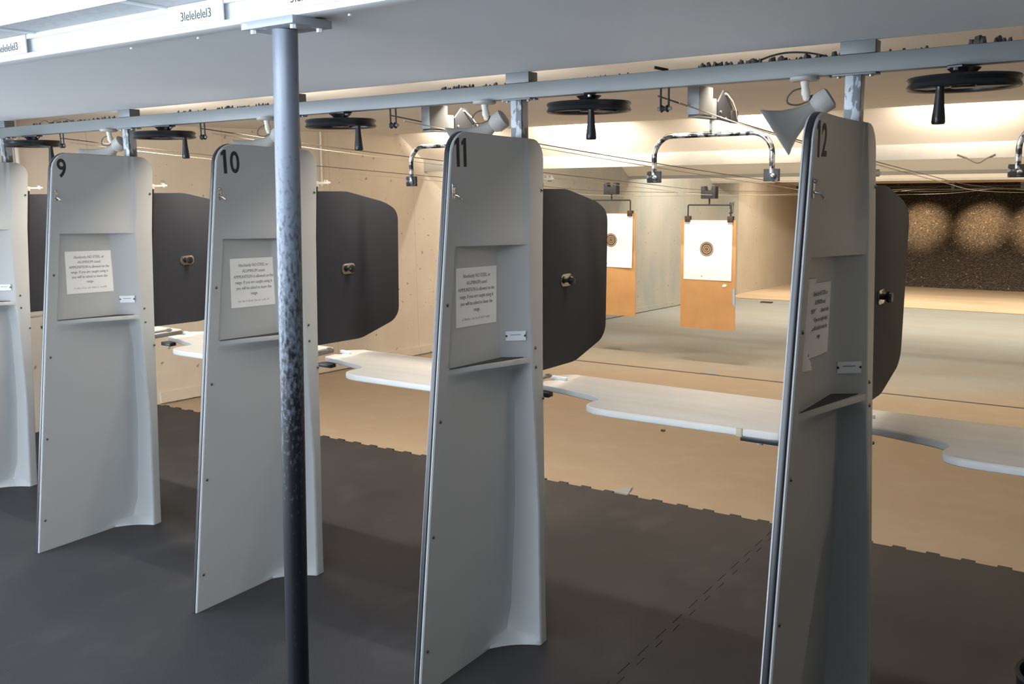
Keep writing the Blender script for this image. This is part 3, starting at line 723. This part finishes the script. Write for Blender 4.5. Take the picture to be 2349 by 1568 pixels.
for k in (8,9,10,11,12):
    o = t0 if k == 9 else copy_tree(t0); o.location = (PX(k),0,0); o['label'] = CL[k]
    if k == 11: MB().box(.882,.902,-.0126,-.002,.8836,.9104).build('tape', M['tape'], o, bevel=.002)

# ------------------------------------------------------------------ target carriers
def arch(hw, zt, zb, r):
    pts = [(-hw,0,zb),(-hw,0,zt-r)]+[(-hw+r*(1-math.cos(a)),0,zt-r+r*math.sin(a)) for a in [i*PI/2/8 for i in range(1,9)]]
    pts += [(hw-r+r*math.sin(a),0,zt-r+r*math.cos(a)) for a in [i*PI/2/8 for i in range(0,9)]]+[(hw,0,zb)]
    return pts
t0 = thing('target_carrier', 'x', 'target carrier', (0,0,0), 0, 'target carriers parked near the firing line')
mb = MB().box(-.022,.022,-.185,-.180,1.905,2.0); mb.box(.016,.022,-.18,-.065,1.905,2.0); mb.build('front_housing', M['carr'], t0, bevel=.0012)
mb = MB().box(-.022,.018,-.18,.06,1.895,1.900); mb.box(-.010,.018,-.065,-.02,1.90,1.965); mb.box(-.022,-.018,-.18,.06,1.90,1.955); mb.build('channel', M['carr'], t0, bevel=.001)
mb = MB().prism([(-.02,1.893),(.12,1.885),(.12,1.93),(.075,1.995),(.03,1.998),(-.02,1.955)], .018, .024, 'x'); mb.box(.018,.03,.10,.16,1.885,1.93); mb.build('side_plate', M['carrd'], t0, bevel=.001)
for y, z in ((.0,1.90),(.05,1.898),(.045,1.985),(.12,1.905),(.0,1.92)): MB().lathe([(.0055,.024),(.0055,.028),(.002,.03)], (0,y,z), 8, 'x').build('rivet', M['steel'], t0)
MB().cyl((0,-.02,1.842),(0,-.02,1.90),.008,10).build('stem', M['bwchrome'], t0)
o0 = MB().tube([(x,y-.02,z) for x,y,z in arch(.226,1.842,1.70,.075)], .0098, 12).build('arch_tube', M['bwchrome'], t0, smooth=60)
for sx in (-.226,.226):
    c = MB().box(sx-.028,sx+.028,-.026,-.014,1.672,1.715).build('clamp', M['clampd'], t0, bevel=.002)
    MB().ball((sx+.008,-.03,1.69),.010).build('clamp_nut', M['steel'], c)
MB().tube([(.03,.045,1.985),(.04,.075,1.96),(.036,.12,1.93),(.03,.15,1.90)],.0026,6).build('rope_tail', M['rope'], t0)
NL = {10:('target carrier with dark arched tube poking out left of divider 11', 1.745,.47),11:('target carrier with worn chrome arched tube hanging above lane 11, left of divider 12',2.899,.515),12:('target carrier mostly out of frame at the right edge, showing one clamp',4.085,.78)}
for k in (11,10,12):
    o = t0 if k == 11 else copy_tree(t0); o.location = (NL[k][1],NL[k][2],0); o['label'] = NL[k][0]
# hung out carriers with boards
t1 = thing('target_carrier', 'dark carrier holding the lane 10 target, in front of the 50 foot wall mark', 'target carrier', (.585,6.05,0), 0, 'target carriers run out downrange')
mb = MB().prism([(-.075,1.468),(.075,1.468),(.075,1.585),(.04,1.59),(.028,1.55),(-.028,1.545),(-.04,1.59),(-.075,1.585)], -.04, .04, 'y'); mb.build('carrier_body', M['blackmatte'], t1, bevel=.002)
MB().cyl((0,0,1.406),(0,0,1.47),.008,8).build('stem', M['blackmatte'], t1)
MB().tube([(-.224,0,1.29),(-.224,0,1.40),(-.218,0,1.406),(.218,0,1.406),(.224,0,1.40),(.224,0,1.29)], .0075, 8).build('frame_bar', M['blackmatte'], t1)
for sx in (-.224,.224): MB().box(sx-.028,sx+.028,-.022,.026,1.238,1.297).build('clamp', M['rust'], t1, bevel=.004)
t2 = copy_tree(t1); t2.location = (-.585,6.2,.045); t2['label'] = 'dark carrier holding the lane 9 target, partly behind the divider 11 shield'
def ringed(parent, cy, r, yf):
    mb = MB(); n = 40
    radii = [0,.006,.016,.026,.034,.045,.055,.064,r-.004,r]
    cols = [1,0,1,0,1,0,1,1,0]
    for i in range(len(radii)-1):
        a, b = radii[i], radii[i+1]; mb.mi = 0 if cols[i] == 0 else 1
        P = lambda q, k: (q*math.cos(2*PI*k/n), yf(q*math.cos(2*PI*k/n), cy+q*math.sin(2*PI*k/n)), cy+q*math.sin(2*PI*k/n))
        ins = [P(a,k) for k in range(n)]; ous = [P(b,k) for k in range(n)]
        mb.add(ins+ous, [(k,(k+1)%n,n+(k+1)%n,n+k) for k in range(n)])
    return mb.build('bullseye', [M['ringd'],M['ringl']], parent, smooth=0)
def board(x, y, zt, zb, hw, label):
    mb = MB().box(-hw,hw,-.004,.004,zb,zt); o = mb.build('cardboard_backer', M['card'], None, smooth=0)
    o.location = (x,y,0); o.rotation_euler = (0,math.radians(-.4),0); return tag(o, label, 'cardboard', 'cardboard target backers')
board(.585,6.052,1.258,.17,.290,'tan cardboard backer behind the fully visible paper target in lane 10')
board(-.585,6.202,1.312,.215,.290,'tan cardboard backer in lane 9, partly behind the divider 11 shield')
def paper(x, y, zt, zb, x0, x1, cy, cx_, label, curl):
    t = thing('paper_target', label, 'paper target', (x,y,0), 0, 'paper targets')
    n = 12; rows = []
    for i in range(n+1):
        z = lerp(zb,zt,i/n)
        rows.append([(lerp(x0,x1,j/8), -.0012-curl*(1-i/n)**2*(j/8)**3, z) for j in range(9)])
    mb = MB().loft(rows, caps=False, closed=False)
    mb.build('sheet', M['tpaper'], t)
    b = ringed(t, cy, .072, lambda x, z: -.0022-curl*(1-(z-zb)/(zt-zb))**2*(max(0,(x+cx_-x0)/(x1-x0)))**3-.0008); b.location = (cx_,0,0)
    MB().box(cx_-.055,cx_-.043,-.003,-.0022,zb+.03,zb+.042).build('printed_mark', M['greyink'], t, smooth=0)
    return t
paper(.585,6.046,1.256,.664,-.262,.245,.972,-.018,'white paper bullseye target fully in view in lane 10',.004)
paper(-.585,6.195,1.308,.738,-.27,.255,1.028,-.005,'white paper bullseye target partly hidden by the divider 11 shield',.02)
o = MB().prism(rounded([(.735,.60),(.775,.605),(.785,.63),(.745,.628)],.01,3), 6.044, 6.047, 'y').build('paper_patch', M['tpaper'], None); tag(o, 'small white patch stuck on the lane 10 cardboard below its target', 'patch')
o = MB().prism([(.85,.44),(.872,.40),(.868,.60),(.848,.58)], 6.043, 6.047, 'y').build('paper_patch', mat('pale_blue_paper',(.36,.45,.58),.6), None); tag(o, 'pale blue patch on the right edge of the lane 10 cardboard', 'patch')

# carrier cables
for k in (8,9,10,11,12):
    xc = PX(k)+.585
    for dx, dz, nm in ((-.035,0,'left'),(.04,-.05,'right')):
        pts = []
        zt, ze = 1.965+dz*.5, (1.55 if k in (8,9,10) else 1.58)+dz
        for y in (.10,.7,1.7,3.2,4.6,6.1,9,12.5,17.3):
            if y < 6.2: z = lerp(zt, ze, (y/6.1)**.86)
            else: z = lerp(ze-.02, 1.40+dz*.5, min(1,(y-6)/6.5))
            pts.append((xc+dx, y, z))
        lane = {8:'far left lane beside divider 9',9:'lane 9',10:'lane 10',11:'lane 11',12:'rightmost lane'}[k]
        wire('carrier_cable', pts, .0026 if nm == 'left' else .0022, M['wire'] if nm == 'left' else M['rope'], ('dark ' if nm == 'left' else 'pale ')+'carrier cable running downrange above '+lane, 'cable', 'carrier cables')

wire('loose_wire', [(2.98,4.9735,1.815),(3.04,4.973,1.79),(3.12,4.973,1.75),(3.18,4.973,1.782),(3.235,4.9735,1.81)], .006, M['wire'], 'dark wire drooping below the nearest baffle at the right, above the backstop')
# wall conduits
tag(MB().cyl((XW+.012,3.49,1.66),(XW+.012,3.50,2.15),.010,10).build('wall_conduit', M['cream']), 'thin cream conduit on the side wall right of divider 10', 'conduit', 'wall conduits')
tag(MB().cyl((XW+.02,.67,1.3),(XW+.02,.68,2.15),.014,10).build('wall_conduit', M['cream']), 'cream conduit on the side wall at the far left, above the first divider', 'conduit', 'wall conduits')

# scraps on the range floor
def scrap(name, pts, m, label, cat, h=.002):
    zf = slope(sum(p[1] for p in pts)/len(pts))-.0115
    tag(MB().prism(pts, zf, zf+h).build(name, m, None, smooth=0), label, cat)
scrap('tape_scrap', [(1.86,1.615),(1.99,1.612),(1.95,1.745)], M['greytape'], 'grey torn scrap on the concrete against the mat edge in lane 11', 'scrap', .006)
scrap('tape_scrap', [(.75,5.50),(.95,5.49),(.84,5.64)], M['greytape'], 'grey torn scrap on the floor joint below the lane 10 target', 'scrap', .006)
scrap('wood_offcut', [(-1.22,12.66),(-1.03,12.66),(-1.03,12.76),(-1.22,12.76)], M['joint'], 'small dark offcut on the far floor left of divider 12', 'offcut', .02)
zf = slope(3.09)-.011; tag(MB().cyl((1.485,3.09,zf+.007),(1.515,3.095,zf+.007),.007,10).build('spent_case', M['rust']), 'spent cartridge case on the concrete below the lane 11 counter', 'cartridge case')

# bin at the lower right corner
t = thing('brass_bucket', 'dark round bucket peeking in at the lower right corner', 'bucket', (4.135,.10,0))
MB().lathe([(.085,0),(.09,.004),(.112,.285),(.104,.285),(.083,.01)], (0,0,0), 32).build('body', M['black'], t)
MB().torus(.110, [(-.006,-.004),(.006,-.004),(.008,.002),(.004,.007),(-.006,.006)], (0,0,.285), 32).build('rim', M['blackmatte'], t)

# ------------------------------------------------------------------ LIGHTS
# booth: surface mounted wrap fluorescents; only the first is real, the others are added fill
def wrap(x0, x1, y0, y1, label):
    t = thing('fluorescent_fixture', label, 'ceiling light', ((x0+x1)/2,(y0+y1)/2,2.08), 0, 'booth ceiling lights')
    hx, hy = (x1-x0)/2, (y1-y0)/2
    for q in (-.7,.7): MB().cyl((q*hx,0,0),(q*hx,0,.044),.006,8).build('hanger_rod', M['white'], t)
    MB().box(-hx,hx,-hy,hy,-.02,0).build('housing', M['white'], t, bevel=.003)
    rings = [[(x, s*hy*.97, z) for s, z in ((-1,-.0205),(-.93,-.058),(-.7,-.08),(.7,-.08),(.93,-.058),(1,-.0205))] for x in (-hx+.012, hx-.012)]
    MB().loft(rings).build('diffuser', M['diffuser'], t)
    for s in (-1,1): MB().prism([(y*hy,z) for y, z in ((-1,-.02),(-.94,-.062),(-.7,-.084),(.7,-.084),(.94,-.062),(1,-.02))], s*hx-.012*(s>0), s*hx+.012*(s<0), 'x').build('end_cap', M['white'], t)
    return t
wrap(1.95, 3.20, -2.04, -1.74, 'glowing fluorescent ceiling fixture at the upper left corner')
wrap(-1.3, -.1, -2.2, -1.9, 'fluorescent ceiling fixture at the left end of the booth, out of view')  # invented fixture, added to brighten the soffit and beam on the left
wrap(1.6, 2.8, -4.0, -3.4, 'fluorescent ceiling fixture farther back in the booth, out of view')  # invented fixture, added to light the divider faces from behind

def area(name, loc, rot, sx, sy, w, col, spread=PI):
    l = bpy.data.lights.new(name, 'AREA'); l.shape = 'RECTANGLE'; l.size = sx; l.size_y = sy; l.energy = w; l.color = col; l.spread = spread
    o = bpy.data.objects.new(name, l); C.objects.link(o); o.location = loc; o.rotation_euler = rot; return o
def spot(name, loc, target, w, col, ang, blend=.6, r=.04):
    l = bpy.data.lights.new(name, 'SPOT'); l.energy = w; l.color = col; l.spot_size = math.radians(ang); l.spot_blend = blend; l.shadow_soft_size = r
    o = bpy.data.objects.new(name, l); C.objects.link(o); o.location = loc
    o.rotation_euler = (Vector(target)-Vector(loc)).to_track_quat('-Z','Y').to_euler(); return o
WARM = (1.0,.90,.76); WARM2 = (1.0,.87,.70)
# strip lamps hung just behind the beam, one per lane
for k in (8,9,10,11,12,13):
    xc = PX(k)+.585
    if xc > 5.5: continue
    area('lane_strip_lamp', (xc,.46,2.052), (math.radians(32),0,0), .8, .03, {8:33,9:29,10:22,11:13,12:2.3,13:9}[k], WARM)
# flood lamps recessed behind the ceiling edge, in front of baffle 1
for x, e in ((-1.4,170), (-.05,470), (1.5,210), (3.03,190), (4.6,120), (6.1,150)):  # the lamp between the two strongest hot spots is added to even the glow
    spot('baffle_flood_lamp', (x,4.36,2.208), (x,4.80,2.06), e, (1,.91,.78), 150, .9, .035)
# flood lamps behind each baffle, shining on downrange
for x in (-1.2,.7,2.6,4.5,6.4):
    area('downrange_flood_lamp', (x,5.35,2.34), (math.radians(46),0,0), .5, .2, 36 if x < 4 else 24, WARM)
    area('downrange_flood_lamp', (x,10.1,2.2), (math.radians(45),0,0), .5, .2, 54, WARM)
    area('downrange_flood_lamp', (x,14.5,2.1), (math.radians(0),0,0), .5, .2, 29, WARM2, 2.5)
for x in (-1.1,.1,1.27,2.3,3.5,4.7):
    spot('trap_spot_lamp', (x,17.75,1.92), (x,18.85,.50), 430, (1,.72,.42), 42, 1.0, .05)

# ------------------------------------------------------------------ world, camera, view
w = bpy.data.worlds.new('World'); S.world = w; w.use_nodes = True
w.node_tree.nodes['Background'].inputs[0].default_value = (.02,.02,.022,1); w.node_tree.nodes['Background'].inputs[1].default_value = 0.0
cam = bpy.data.cameras.new('Camera'); cam.sensor_width = 36; cam.lens = 36*2155.2/2349; cam.clip_start = .05
co = bpy.data.objects.new('Camera', cam); C.objects.link(co)
r = Vector((0.82593157,0.56348546,-0.01792169)); u_ = Vector((-0.0819694,0.15147682,0.98505624)); f = Vector((-0.55777959,0.81212001,-0.17129805))
co.matrix_world = Matrix(((r.x,u_.x,-f.x,4.25623279),(r.y,u_.y,-f.y,-2.77590513),(r.z,u_.z,-f.z,1.69793424),(0,0,0,1)))
S.camera = co
S.view_settings.view_transform = 'Standard'; S.view_settings.look = 'None'; S.view_settings.gamma = 1.0; S.view_settings.use_curve_mapping = False
S.view_settings.exposure = 0.0
